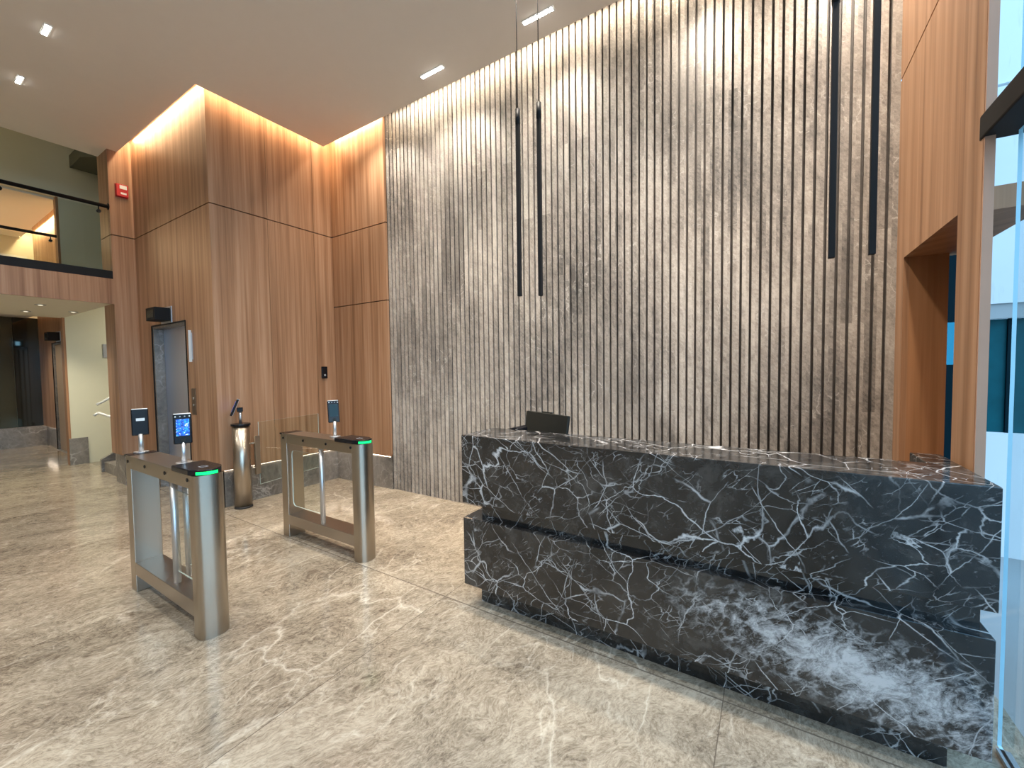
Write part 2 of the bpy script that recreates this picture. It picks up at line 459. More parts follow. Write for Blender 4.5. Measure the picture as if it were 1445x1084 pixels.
# fluted stone wall
bm = BM()
x = -4.18
bx(bm, x-.005, x+.045, D, D+.06, 0, TOP, 0)
x0 = x + .045
n = int((XR - x0)/PITCH)
rest = (XR - x0)/n
for i in range(n):
    a = x0 + i*rest
    bx(bm, a+.0175, a+rest, D, D+.04, 0, TOP, 0)
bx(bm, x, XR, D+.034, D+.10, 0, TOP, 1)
struct(obj('wall_back', bm, ['slat', 'slat_back']), 'tall fluted grey stone wall behind the reception desk')

# right wood wall with the doorway
oy0, oy1, oz = 2.655, 3.535, 2.24
wood_wall('wall_right', [
    (XR, XR+.03, 2.41, oy0, 0, oz), (XR, XR+.03, oy1, D, 0, oz),
    (XR, XR+.03, 2.41, D, oz, 3.42-G), (XR, XR+.03, 2.41, D, 3.42+G, CZ+.3)],
    [(XR+.03, XR+.035, 2.44, oy0-.02, 0, CZ+.3), (XR+.03, XR+.06, oy1+.02, D+.1, 0, CZ+.3), (XR+.03, XR+.035, oy0-.02, oy1+.02, oz+.02, CZ+.3)])
M['pink'] = plain('pale_edge_trim', (.46, .27, .18), .5)
struct(box_obj('trim_2', (XR+.001, XR+.031, 2.400, 2.4095, 0, CZ+.3), 'pink'))
# passage behind the doorway: far reveal, soffit, added sky screen
bm = BM()
bx(bm, XR+.03, .915, oy1, oy1+.1, 0, oz+.1)
bx(bm, XR+.03, 1.0, oy0, oy1+.1, oz, oz+.1)
prism(bm, [(XR+.03, oy0-.02), (.80, oy0-.02), (.966, 3.13), (.975, oy1+.01), (.965, oy1+.01), (.956, 3.14), (.79, oy0), (XR+.03, oy0)], 0, oz+.1)  # unseen diagonal screen, added to keep sky light out of the passage
struct(obj('wall_passage', bm, 'wood_dark'))

# rest of the shell, behind the camera and around the upper floor
M['greige'] = plain('greige_paint', (.48, .45, .41), .8, spec=.1, var=.02)
struct(box_obj('wall_front', (XE-.2, XG+.1, YF-.2, YF, 0, 6.5), 'greige'))
struct(box_obj('wall_stair', (XC-.12, XC, YC, 5.2, 0, 6.5), 'cream'))
struct(box_obj('trim_3', (XC-.14, XC+.004, YC-.03, YC, 0, 4.55), 'wood_dark'))
struct(box_obj('wall_stair_back', (XC-.2, -8.0, 5.1, 5.3, 0, 6.5), 'cream'))
struct(box_obj('ceiling_upper', (XE-.2, -7.85, YF, 5.3, 6.4, 6.55), 'ceiling'))
struct(box_obj('wall_upper', (-7.99, -7.87, YF, 1.88, CZ+.12, 6.5), 'ceiling'))
# balcony slab with wood fascia; upper floor; lower cream ceiling
struct(box_obj('balcony_slab', (XC-.1, XD-.03, YF, YC, 2.53, 2.90), 'cream_ceiling'))
struct(box_obj('balcony_fascia', (XD-.03, XD, YF, YC, 2.522, 2.862), 'wood'))
# soffit wall over the elevator lobby and its two ceilings
struct(box_obj('wall_bulkhead', (XC-.1, XC, YF, YC, 4.55, 6.5), 'cream'))
bm = BM(); bx(bm, XE, XC-.1, YF, 2.0, 2.80, 2.92)
struct(obj('ceiling_lobby', bm, 'ceiling'))
bm = BM(); bx(bm, XE, XC-.1, YF, 1.97, 4.52, 4.62)
struct(obj('ceiling_upper_lobby', bm, 'ceiling'))
struct(box_obj('wall_upper_lobby_back', (XE, XC-.12, 2.3, 2.4, 2.2, 6.4), 'white'))
# second elevator wall (both floors)
e20, e21 = -12.55, -11.45
wood_wall('wall_far_elevator', [
    (XE, XC-.14, YA, YA+.03, 2.92, 4.9), (XE, XC-.14, YA, YA+.03, ez, 2.92),
    (XE, e20, YA, YA+.03, zb, ez), (e21, XC-.14, YA, YA+.03, zb, ez)],
    [(XE, e20-.03, YA+.03, YA+.06, zb+.01, ez), (e21+.03, XC-.14, YA+.03, YA+.06, zb+.01, ez), (XE, XC-.14, YA+.03, YA+.06, ez, 4.9)])
bm = BM(); bx(bm, XE, e20-.01, YA+.035, YA+.05, 0, zb+.05)
struct(obj('baseboard_far_elevator', bm, 'stone_base'))
# dark end wall in tall glass panels over a stone base
bm = BM()
bx(bm, XE-.12, XE-.02, YF, 2.2, 0, 6.5, 0)
for i, (a, b, mi) in enumerate(((1.78, 2.147, 1), (1.42, 1.775, 2), (.9, 1.415, 1))):
    bx(bm, XE-.02, XE, a, b, zb, 2.80, mi)
struct(obj('wall_end', bm, ['cream', 'bronze_glass', 'bronze_glass_b']))
base('baseboard_end', (XE, XE+.05, YF, 2.2, 0, zb))
base('baseboard_stair', (XC, XC+.03, YC-.03, YC+.20, 0, .46))

# stair flight behind the column
bm = BM()
for i in range(12):
    bx(bm, -9.0, -8.06, 2.03+i*.26, 2.03+(i+1)*.26+.02, 0, .16*(i+1))
prism(bm, [(2.0, 0), (5.1, 0), (5.1, 2.1), (2.0, .20)], -9.06, -9.0, axis='x')
struct(obj('stair', bm, 'stone_base'))
# dark upper landing soffit over the stair
bm = BM()
prism(bm, [(XC, 2.06), (XC, 5.1), (-8.1, 5.1), (-8.1, 3.0), (-9.55, 2.06)], 5.10, 5.30)
M['olive'] = plain('dark_olive_paint', (.10, .10, .07), .8)
struct(obj('stair_landing', bm, 'olive'))

# street glazing along the right and the world outside it
bm = BM()
for a, b in ((1.02, 2.40), (-.40, .98), (-1.82, -.44), (-3.24, -1.86)):
    bx(bm, XG, XG+.012, a, b, .02, 2.465)
    bx(bm, XG, XG+.012, a, b, 2.56, CZ)
bmesh.ops.recalc_face_normals(bm, faces=bm.faces)
M['facade_edge'] = plain('blue_glass_edge', (.40, .70, .85), .2)
for f in bm.faces: f.material_index = 0 if abs(f.normal.x) > .5 else 1
w1 = struct(obj('window_1', bm, ['facade_glass', 'facade_edge']))
bm = BM()
for yy in (1.0, -.42, -1.84, -3.26): bx(bm, XG-.01, XG+.03, yy-.02, yy+.02, 0, CZ)
bx(bm, XG-.01, XG+.03, YF, 2.38, 0, .02)
struct(obj('window_frame', bm, 'alu'), 'slim metal uprights of the street glazing')
bm = BM()
prism(bm, [(XR-.006, 2.425), (XR+.0, 2.45), (XR+.12, 2.455), (XR+.16, 2.40), (XR+.16, -3.2), (XR-.006, -3.2)], 2.466, 2.56)
h = obj('door_header', bm, 'black', bevel=.006)
struct(h, 'black door header beam along the street glazing')
struct(box_obj('wall_street_low', (XG, XG+.15, YF, -3.28, 0, CZ+.3), 'white'))
struct(box_obj('trim_4', (XG-.02, XG+.2, YF, 2.41, CZ, TOP+.1), 'white'))

# exterior
struct(box_obj('ground_street', (XG+.12, 30, -20, 20, -.2, -.05), 'pave'))
k5 = 1.82
bm = BM(); bx(bm, 1.50, 5, 5.0, 5.4, -.05, .985, 0); bx(bm, 1.50, 5, 5.06, 5.4, .985, 1.93, 1)
for xx in (1.66, 2.2): bx(bm, xx, xx+.035, 5.04, 5.08, .985, 1.93, 2)
bx(bm, 1.50, 5, 4.98, 5.05, 1.93, 2.05, 3)
bx(bm, 1.50, 5, 4.96, 5.4, 2.05, 3.78, 0); bx(bm, 1.48, 5, 5.0, 5.4, 3.82, 7, 0); bx(bm, 1.52, 5, 5.05, 5.4, 3.7, 3.9, 3)
struct(obj('exterior_wall', bm, ['ext_wall', 'teal_glass', 'teal_dark', 'ext_conc']), 'pale painted outside wall with a teal window band')
# door at the end of the passage
dr = struct(thing('door_1', 'dark framed glass door at the end of the passage', 'door', (1.12, 4.1, 0)))
del dr['category']
bm = BM()
bx(bm, -.16, .13, 0, .05, 0, 1.56); bx(bm, -.16, .13, 0, .05, 1.86, 3.4); bx(bm, -.16, -.10, 0, .05, 1.56, 1.86); bx(bm, .09, .13, 0, .05, 1.56, 1.86)
obj('door_frame', bm, 'teal_dark', dr)
bm = BM(); bx(bm, -.10, .09, .02, .03, 1.56, 1.86); obj('door_pane', bm, 'teal_pane', dr)

# ------------------------------------------------------------------ RECEPTION DESK
dk = thing('reception_desk', 'long dark marble reception desk of two stacked blocks before the fluted stone wall', 'reception desk', (-.51, 2.10, 0))
def Ld(x0, x1, y0, y1, z0, z1): return (x0+.51, x1+.51, y0-2.10, y1-2.10, z0, z1)
bm = BM(); bx(bm, *Ld(-1.722, .694, 2.10, 2.47, .690, 1.14)); obj('counter_block', bm, 'marble', dk, .004)
bm = BM(); bx(bm, *Ld(.585, .694, 2.472, 2.72, .690, 1.14)); obj('return_block', bm, 'marble', dk, .004)
bm = BM(); bx(bm, *Ld(-1.716, .690, 2.10, 2.47, .14, .592)); obj('lower_block', bm, 'marble', dk, .004)
bm = BM(); bx(bm, *Ld(-1.60, .665, 2.155, 2.45, .590, .692)); obj('recess_band', bm, 'marble', dk)
bm = BM(); bx(bm, *Ld(-1.64, .60, 2.19, 2.45, 0, .142)); obj('plinth', bm, 'marble', dk)
bm = BM(); bx(bm, *Ld(-1.70, .584, 2.472, 2.95, .84, .88)); bx(bm, *Ld(-1.70, -1.66, 2.472, 2.93, 0, .84)); bx(bm, *Ld(.54, .58, 2.472, 2.93, 0, .84)); bx(bm, *Ld(-.58, -.54, 2.472, 2.93, 0, .84))
obj('worktop', bm, 'graphite', dk)

# monitor on the staff worktop, its back to the lobby
mo = thing('monitor', 'dark monitor seen from behind above the left end of the marble desk', 'monitor', (-1.42, 2.66, .881), math.radians(-24))
bm = BM(); bx(bm, -.245, .245, -.012, .012, .055, .362)
obj('back_panel', bm, 'graphite', mo, .006, rot=(math.radians(-9), 0, 0))
bm = BM(); bx(bm, -.06, .05, -.006, .014, .362, .372); obj('camera_bar', bm, 'graphite', mo, .003, rot=(math.radians(-9), 0, 0))
bm = BM(); bx(bm, -.235, .235, .0125, .0135, .065, .355); obj('screen', bm, 'black_gloss', mo, rot=(math.radians(-9), 0, 0))
bm = BM(); bx(bm, -.03, .03, -.03, -.012, .012, .2); bx(bm, -.08, .08, -.07, .07, 0, .012); obj('stand', bm, 'graphite', mo, .003)
ph = thing('desk_wedge', 'black low shape beside the monitor at the left end of the desk', 'wedge', (-1.60, 2.545, .881))  # stand-in for the dark wedge by the monitor, taken for its base
bm = BM(); prism(bm, [(-.09, 0), (.09, 0), (.09, .26), (.07, .275), (-.09, .235)], -.07, .07, axis='y'); obj('body', bm, 'black_gloss', ph, .006)

# ------------------------------------------------------------------ TURNSTILES
TL = 1.0
def make_turnstile():
    # local: x along the lane (street end = 0), y across 0..0.16
    W = .16
    t = thing('turnstile', 'x', 'turnstile', (-2.775, 1.0, 0), group='pair of swing barrier turnstiles')
    nose = [(-.105, 0)] + [(-.062 + .062*math.sin(q)**.8, W/2 - W/2*math.cos(q)) for q in [pi*i/18 for i in range(19)]] + [(-.105, W)]
    bm = BM(); prism(bm, nose, 0, .975)
    fp = obj('front_post', bm, 'steel', t, smooth=True); fp.data.set_sharp_from_angle(angle=math.radians(32))
    bm = BM(); bx(bm, -1.165, -1.065, 0, W, 0, .975); obj('rear_post', bm, 'steel', t, .004)
    bm = BM(); bx(bm, -1.065, -.105, 0, W, .895, .975); obj('top_beam', bm, 'steel', t, .003)
    bm = BM(); bx(bm, -1.13, -.10, -.006, W+.006, .976, .990); obj('lid', bm, 'steel_dark', t, .003)
    bm = BM(); bx(bm, -1.065, -.105, 0, W, .125, .218); obj('lower_shelf', bm, 'steel_dark', t, .003)
    cap = [(-.32, -.008), (-.085, -.008), (-.022, .02), (.006, .052), (.010, W/2), (.006, W-.052), (-.022, W-.02), (-.085, W+.008), (-.32, W+.008)]
    bm = BM(); prism(bm, cap, .976, 1.010)
    c = obj('front_cap', bm, 'black_gloss', t, .006)
    bm = BM(); prism(bm, [(-.030, .012), (-.006, .034), (.010, .055), (.0135, W/2), (.010, W-.055), (-.004, W-.042), (-.008, W-.046), (.0, W-.06), (.004, W/2), (.0, .06), (-.010, .042), (-.034, .02)], .981, .998)
    obj('status_light', bm, 'green_led', c)
    bm = BM()
    for a, b, q, r in ((-.125, -.085, .06, .0635), (-.125, -.085, .0965, .10), (-.125, -.1215, .06, .10), (-.0885, -.085, .06, .10)): bx(bm, a, b, q, r, 1.0095, 1.0110)
    obj('reader_mark', bm, 'grey_plastic', c)
    bm = BM(); bx(bm, -1.172, -1.06, -.004, W+.004, .9755, .992); obj('rear_cap', bm, 'black_gloss', t, .003)
    for xx in (-1.115, -.79, -.45, -.115):
        bm = BM(); tube(bm, (xx, -.004, .945), (xx, W+.004, .945), .011, 14); obj('sensor', bm, 'black_gloss', t)
    return t
def wing(t, xa, xb, y, post_x):
    """barrier post with its glass wing running from xa to xb"""
    bm = BM(); tube(bm, (post_x, y, .218), (post_x, y, .896), .021, 20); p = obj('barrier_post', bm, 'alu', t)
    r = .045; z0, z1 = .30, .83
    pts = []
    far, near = xa, xb
    s = 1 if near > far else -1
    for (cx, cz, t0) in ((far+s*r, z0+r, pi), (far+s*r, z1-r, pi/2)):
        for q in range(5):
            a = t0 + (pi/2)*q/4 if cz < .5 else t0 + (pi/2)*(1-q/4) - 0
            pts.append((cx + s*r*math.cos(a if cz < .5 else pi - (pi/2)*(1-q/4) if False else a), cz + r*math.sin(a)))
    lo = [(far+s*r + s*r*math.cos(a), z0+r + r*math.sin(a)) for a in [1.5*pi - (pi/2)*q/4 for q in range(5)]]
    hi = [(far+s*r + s*r*math.cos(a), z1-r + r*math.sin(a)) for a in [pi - (pi/2)*q/4 for q in range(5)]]
    pts = [(near, z0)] + lo + hi + [(near, z1)]
    bm = BM(); prism(bm, pts, y-.004, y+.004, axis='y')
    for f in bm.faces:
        if abs(f.normal.y) < .5: f.material_index = 1
    bmesh.ops.recalc_face_normals(bm, faces=bm.faces)
    for f in bm.faces: f.material_index = 0 if abs(f.normal.y) > .5 else 1
    obj('glass_wing', bm, ['glass', 'glass_edge'], p)
tl = make_turnstile()
tr = dup(tl, (-2.775, 2.11, 0), label='x')
tl['label'] = 'nearer brushed steel turnstile at the left carrying two screens, green light on its nose'
tr['label'] = 'further brushed steel turnstile behind it, nearer the fluted wall, carrying one dim screen'
wing(tl, -.10, -.46, .045, -.46); wing(tl, -.10, -.50, .125, -.50)
wing(tr, -1.04, -.58, .035, -.575)

def make_tablet(mat, label, loc, rz, tilt=0, lens=True):
    # local: screen faces +x ; stands on a small round foot
    t = thing('access_terminal', label, 'face scanner', loc, rz, 'face scanners on the turnstiles')
    bm = BM(); tube(bm, (0, 0, 0), (0, 0, .005), .044, 28); obj('foot', bm, 'alu', t)
    bm = BM(); tube(bm, (-.004, 0, .004), (-.004, 0, .135), .0145, 18); obj('stem', bm, 'alu', t)
    R_ = (0, math.radians(tilt), 0)
    b = obj('housing', (lambda q: (bx(q, -.012, .010, -.048, .048, .125, .318), q)[1])(BM()), 'black_gloss', t, .006, rot=R_)
    bm = BM(); bx(bm, -.012, .010, -.044, .044, .3165, .322); obj('top_edge', bm, 'white_plastic', b, .002)
    bm = BM(); bx(bm, .0101, .0115, -.034, .034, .178, .286); obj('screen', bm, mat, b)
    if lens:
        for yy in (-.036, -.012, .012, .036):
            bm = BM(); tube(bm, (.0095, yy, .303), (.0115, yy, .303), .004, 12); obj('lens', bm, 'white_plastic' if abs(yy) > .03 else 'grey_plastic', b)
    bm = BM(); bx(bm, .0101, .0112, -.012, .012, .140, .160); obj('card_zone', bm, 'graphite', b)
    bm = BM(); bx(bm, -.0135, -.012, -.026, .022, .232, .252); obj('rear_label', bm, 'white_plastic', b)
    return t
zt = .991
make_tablet('screen_blue', 'lit blue face scanner screen on the nearer turnstile, by its green light', (-3.213, 1.10, zt), math.radians(-14))
make_tablet('screen_dim', 'black face scanner seen from behind, pale label on its back, on the nearer turnstile', (-3.935, 1.09, .9925), math.radians(168))
make_tablet('screen_dim', 'dim teal face scanner screen on the further turnstile', (-3.251, 2.22, zt), math.radians(-20), tilt=-8)

# round steel pylon with its own tablet and the glass gate it carries
py = thing('pylon', 'round brushed steel pylon with black rims standing before the wood wall', 'pylon', (-5.165, 2.32, 0))
bm = BM(); tube(bm, (0, 0, .02), (0, 0, .955), .088, 40); obj('body', bm, 'steel', py)
bm = BM(); tube(bm, (0, 0, 0), (0, 0, .022), .092, 40); obj('foot_ring', bm, 'rubber', py)
bm = BM(); tube(bm, (0, 0, .952), (0, 0, .978), .098, 40); obj('cap', bm, 'black_gloss', py, .004)
pt = thing('access_terminal', 'tilted face scanner with violet screen on top of the round steel pylon', 'face scanner', (-5.165, 2.32, .978), math.radians(-118))
bm = BM(); tube(bm, (0, 0, 0), (0, 0, .14), .015, 18); obj('stem', bm, 'alu', pt)
bm = BM(); bx(bm, -.028, .03, -.022, .022, .135, .185); obj('bracket', bm, 'black_gloss', pt, .004)
hb = obj('housing', (lambda q: (bx(q, -.010, .012, -.048, .048, -.085, .11), q)[1])(BM()), 'black_gloss', pt, .006, loc=(.055, 0, .175), rot=(0, math.radians(-22), 0))
bm = BM(); bx(bm, .0121, .0135, -.034, .034, -.04, .085); obj('screen', bm, 'screen_violet', hb)
bm = BM(); bx(bm, -.012, .014, -.0495, -.046, -.087, .112); obj('silver_edge', bm, 'alu', hb)
gt = thing('glass_gate', 'clear glass gate leaf hinged on the round pylon, folded along the wood wall', 'gate', (-5.085, 2.425, 0), math.radians(12))
bm = BM(); bx(bm, -.005, .005, .055, .95, .24, .98)
bmesh.ops.recalc_face_normals(bm, faces=bm.faces)
for f in bm.faces: f.material_index = 0 if abs(f.normal.x) > .5 else 1
obj('glass_leaf', bm, ['glass', 'glass_edge'], gt)
bm = BM(); bx(bm, -.012, .012, .0, .060, .37, .82); obj('hinge_plate', bm, 'steel', gt, .002)
for z in (.45, .74):
    bm = BM(); tube(bm, (0, .012, z), (-.036, -.031, z), .011, 14); obj('hinge', bm, 'steel', gt)

# ------------------------------------------------------------------ ELEVATOR
def elevator(name, label, x0, x1, full, dep=.10):
    e = thing(name, label, 'elevator', ((x0+x1)/2, YA, 0))
    w = (x1-x0)/2
    bm = BM(); bx(bm, -w, -w+.03, .005, dep+.015, 0, ez); bx(bm, w-.03, w, .005, dep+.015, 0, ez); bx(bm, -w+.03, w-.03, .005, dep+.015, ez-.03, ez)
    obj('stone_jamb', bm, 'stone_base', e)
    bm = BM(); bx(bm, -w-.014, -w+.002, -.008, .01, 0, ez+.014); bx(bm, w-.002, w+.014, -.008, .01, 0, ez+.014); bx(bm, -w+.002, w-.002, -.008, .01, ez-.002, ez+.014)
    obj('frame', bm, 'black', e)
    for a, b, yy in ((-w+.03, w*.28, dep+.016), (w*.28, w-.03, dep-.002)):
        bm = BM(); bx(bm, a, b, yy, yy+.022, .004, ez-.03); obj('door_leaf', bm, 'steel_door' if full else 'beige_door', e, .001)
    bm = BM(); bx(bm, -w+.03, w-.03, dep-.04, dep+.02, 0, .004); obj('sill', bm, 'alu', e)
    return e
M['beige_door'] = plain('beige_elevator_door', (.42, .31, .21), .4, .3)
el = elevator('elevator', 'steel elevator doors in the wood wall behind the nearer turnstile', ex0, ex1, True)
elevator('elevator', 'distant elevator with a beige door under the balcony at the far left', e20, e21, False, .018)
def lantern(x, y, label, lit=False):
    l = thing('hall_lantern', label, 'lantern', (x, y, 2.31))
    bm = BM(); bx(bm, -.145, .145, -.17, -.01, -.075, .085); b = obj('housing', bm, 'black', l, .004)
    bm = BM(); bx(bm, -.17, .17, -.010, 0, -.10, .11); obj('back_plate', bm, 'alu', l, .002)
    bm = BM(); bx(bm, -.10, .10, -.1715, -.170, -.045, .055); obj('display', bm, 'black_gloss', b)
    if lit:
        bm = BM(); bx(bm, -.147, -.145, -.13, -.06, -.04, .05); obj('indicator', bm, 'sign_led', b)
lantern(-6.60, YA, 'black indicator box on the wood wall above the steel elevator doors')
lantern(-12.0, YA, 'small black indicator box above the distant beige elevator', True)
sg = thing('wall_sign', 'narrow white blade plate on the wood wall right of the steel elevator', 'sign', (-5.90, YA, 1.70))
bm = BM(); bx(bm, -.008, .008, -.030, -.003, 0, .38); obj('blade', bm, 'white_plastic', sg, .002)
bm = BM(); bx(bm, -.022, .022, -.004, 0, .03, .35); obj('bracket', bm, 'alu', sg)
cp = thing('call_panel', 'tall bronze call button plate on the wood wall right of the steel elevator', 'call panel', (-5.90, YA, 1.06))
M['bronze'] = plain('bronze_plate', (.20, .13, .085), .35, .8)
bm = BM(); bx(bm, -.055, .055, -.006, 0, 0, .32); pl = obj('plate', bm, 'bronze', cp, .002)
for z in (.12, .20):
    bm = BM(); tube(bm, (0, -.009, z), (0, -.005, z), .014, 16); obj('button', bm, 'alu', pl)

wp = thing('wall_plate', 'small grey plate on the cream stair wall beside the wood column', 'plate', (XC, 2.385, 1.86))
bm = BM(); bx(bm, 0, .012, -.03, .03, 0, .24); obj('plate', bm, 'grey_plastic', wp, .002)
fa = thing('fire_alarm', 'red fire alarm box high on the wood column by the balcony', 'alarm', (XD, 2.03, 4.0))
bm = BM(); bx(bm, 0, .05, -.062, .062, 0, .165); hb = obj('housing', bm, 'red', fa, .005)
bm = BM(); bx(bm, .0501, .058, -.03, .045, .10, .15); obj('strobe', bm, 'white_plastic', hb, .003)
bm = BM(); bx(bm, .0501, .053, -.02, .04, .03, .055); obj('text_plate', bm, 'white_plastic', hb)
bm = BM(); bx(bm, -.0, .012, -.066, .066, -.004, .169); obj('back_plate', bm, 'red', fa)
cr = thing('card_reader', 'small black card reader on the wood wall beside the inner corner', 'card reader', (XB, 3.475, 1.465))
bm = BM(); bx(bm, 0, .022, -.042, .042, 0, .165); hb = obj('housing', bm, 'black_gloss', cr, .006)
bm = BM(); tube(bm, (.021, 0, .045), (.0235, 0, .045), .014, 16); obj('touch_ring', bm, 'grey_plastic', hb)

# ------------------------------------------------------------------ PENDANTS
def make_pendant():
    p = thing('pendant_light', 'x', 'pendant lamp', group='black rod pendants over the desk')
    bm = BM(); bx(bm, -.0125, .0125, -.0125, .0125, 0, 1.16); b = obj('rod', bm, 'black', p, .002)
    bm = BM(); tube(bm, (0, 0, 1.155), (0, 0, 1.26), .0165, 18); obj('cap', bm, 'black', p)
    bm = BM(); tube(bm, (0, 0, 1.255), (0, 0, CZ-2.07), .003, 8); obj('cable', bm, 'black', p)
    bm = BM(); tube(bm, (0, 0, CZ-2.07-.025), (0, 0, CZ-2.07), .03, 20); obj('ceiling_cup', bm, 'black', p)
    bm = BM(); bx(bm, -.0085, .0085, .0126, .0135, .02, 1.14); obj('diffuser', bm, 'white_plastic', b)
    return p
PY = 2.45
pn = make_pendant(); pn.location = (-1.466, PY, 2.072); pn['label'] = 'leftmost of the four black rod pendants, its cap a little lower in view'
dup(pn, (-1.303, PY, 2.058), label='black rod pendant second from left, just right of the leftmost')
dup(pn, (.241, PY, 2.074), label='black rod pendant third from left, over the right end of the desk')
dup(pn, (.386, PY, 2.068), label='rightmost black rod pendant, nearest the wood doorway wall')

# ------------------------------------------------------------------ CEILING LIGHTS
def make_linear(nl, ln):
    t = thing('ceiling_light', 'x', 'ceiling light', group='slim recessed ceiling lights')
    bm = BM(); bx(bm, -ln/2-.012, ln/2+.012, -.028, .028, -.004, .0)
    obj('frame', bm, 'white_plastic', t)
    bm = BM(); bx(bm, -ln/2, ln/2, -.02, .02, -.0055, -.004); obj('reflector', bm, 'grey_plastic', t)
    for i in range(nl):
        xx = -ln/2 + ln*(i+.5)/nl
        bm = BM(); bx(bm, xx-ln/nl*.34, xx+ln/nl*.34, -.017, .017, -.009, -.0055); obj('lens', bm, 'lamp_white', t, .002)
    return t
a = make_linear(10, .29); a.location = (-1.72, 3.235, CZ); a['label'] = 'slim ceiling light of small square lenses behind the pendant cable, over the fluted wall'
dup(a, (-2.946, 3.235, CZ), label='slim ceiling light further left, between the pendant cables and the wood corner')
b = make_linear(5, .18); b.location = (-5.42, 1.0, CZ); b['label'] = 'upper of the two short bright ceiling lights at the far left'
dup(b, (-6.56, 1.0, CZ), label='lower of the two short bright ceiling lights at the far left, nearer the balcony')
def lamp(kind, name, loc, target, energy, color, size=.1, size_y=None, spot=None, blend=.6, spread=None):
    L = bpy.data.lights.new(name, kind); L.energy = energy; L.color = color
    if kind == 'AREA':
        L.shape = 'RECTANGLE' if size_y else 'SQUARE'; L.size = size
        if size_y: L.size_y = size_y
        if spread: L.spread = math.radians(spread)
    elif kind == 'SPOT':
        L.spot_size = math.radians(spot); L.spot_blend = blend; L.shadow_soft_size = size
    else: L.shadow_soft_size = size
    o = bpy.data.objects.new(name, L); COL.objects.link(o)
    o.location = loc
    d = (Vector(target)-Vector(loc)).normalized()
    # local x of every area light runs along world x when possible
    z = -d
    xax = Vector((1, 0, 0)) if abs(d.x) < .9 else Vector((0, 1, 0))
    y = z.cross(xax).normalized(); xax = y.cross(z).normalized()
    o.rotation_euler = Matrix((xax, y, z)).transposed().to_euler()
    return o
WARM = (1, .70, .42); NEU = (1, .86, .68); DAY = (1, .93, .84)
# washers along the fluted wall: two in view, the row goes on to the right
for xx in (-4.17, -2.946, -1.72, -.49, .40):
    lamp('SPOT', 'wall_washer', (xx, 3.235, CZ-.02), (xx, 3.72, 2.7), 92, (1, .90, .77), .07, spot=128, blend=1.0)
# downlight rows of the lobby
for yy in (1.0, -1.2, -3.0):
    for xx in (-6.56, -5.42, -4.28, -3.14, -2.0, -.86):
        lamp('SPOT', 'downlight_or_fill', (xx, yy, CZ-.02), (xx, yy, 0), 78, DAY, .06, spot=110, blend=.8)

for xx in (-3.4, -2.3, -1.35, -.40, .45):   # added fill spots, unseen, brightening desk and lower fluted wall
    lamp('SPOT', 'fluted_wall_fill', (xx, 2.3, CZ-.02), (xx, 3.5, .9), 210, (1, .88, .74), .06, spot=78, blend=1.0)

# cove strips, tucked above the ceiling edge
def strip(name, dims, mat, label):
    return tag(box_obj(name, dims, mat), label, 'light strip', None)
strip('light_strip', (XD+.05, XB-.02, 2.012, 2.034, CZ+.125, CZ+.14), 'led_warm', 'warm light strip in the ceiling slot above the elevator wall')
strip('light_strip', (-5.178, -5.156, 2.05, 3.46, CZ+.125, CZ+.14), 'led_warm', 'warm light strip in the ceiling slot above the wood wall right of the elevator')
strip('light_strip', (-5.12, -4.2, 3.478, 3.50, CZ+.125, CZ+.14), 'led_warm', 'short warm light strip in the ceiling slot left of the fluted wall')
strip('light_strip', (-4.18, .68, 3.478, 3.50, CZ+.125, CZ+.14), 'led_stone', 'pale light strip in the ceiling slot above the fluted stone wall')
lamp('AREA', 'cove_lamp', ((XD+XB)/2, YA-.045, CZ+.2), ((XD+XB)/2, YA-.02, 3), 13, WARM, 2.2, .05)
lamp('AREA', 'cove_lamp', (XB+.045, 2.8, CZ+.2), (XB+.02, 2.8, 3), 12, WARM, .05, 1.5)
lamp('AREA', 'cove_lamp', (-4.72, 3.615, CZ+.2), (-4.72, 3.64, 3), 7, WARM, 1.0, .05)
lamp('AREA', 'cove_lamp', (-1.73, 3.60, CZ+.2), (-1.73, 3.68, 3), 30, NEU, 4.8, .08)
# strips under the wood panels, over the stone bases
strip('light_strip', (XB-.034, XB-.022, 2.2, 3.64, zb-.006, zb-.001), 'led_base', 'thin light strip under the wood wall behind the further turnstile')
strip('light_strip', (XB+.02, -4.2, 3.664, 3.674, zb-.006, zb-.001), 'led_base', 'thin light strip under the wood panel left of the fluted wall')
strip('light_strip', (ex1+.04, XB-.05, YA+.022, YA+.034, zb-.006, zb-.001), 'led_base', 'thin light strip under the wood between elevator and pylon')
strip('light_strip', (XD-.034, XD-.022, YC+.04, YA-.01, zb-.006, zb-.001), 'led_base', 'thin light strip under the wood column')
strip('light_strip', (XE+.06, e20-.03, YA+.022, YA+.034, zb-.006, zb-.001), 'led_base', 'thin light strip under the wood beside the distant elevator')
# upper lobby cove and small lamps, some added as fill
strip('light_strip', (XE+.05, XC-.2, 1.99, 2.01, 4.64, 4.655), 'led_warm', 'warm light strip in the slot of the upper lobby ceiling')
lamp('AREA', 'cove_lamp', (-12, 2.06, 4.68), (-12, 2.10, 3), 40, WARM, 3.2, .06)
def downlight(x, y, label):
    t = thing('downlight', label, 'downlight', (x, y, 2.53), group='small round downlights in the cream ceiling')
    bm = BM(); tube(bm, (0, 0, -.006), (0, 0, 0), .055, 24); obj('rim', bm, 'grey_plastic', t)
    bm = BM(); tube(bm, (0, 0, -.009), (0, 0, -.006), .024, 20); obj('lens', bm, 'lamp_dim', t)
    lamp('SPOT', 'downlight_or_fill', (x, y, 2.50), (x, y, 0), 38, (1, .9, .7), .04, spot=120, blend=.8)
downlight(-8.49, 1.365, 'nearest small downlight in the cream ceiling under the balcony')
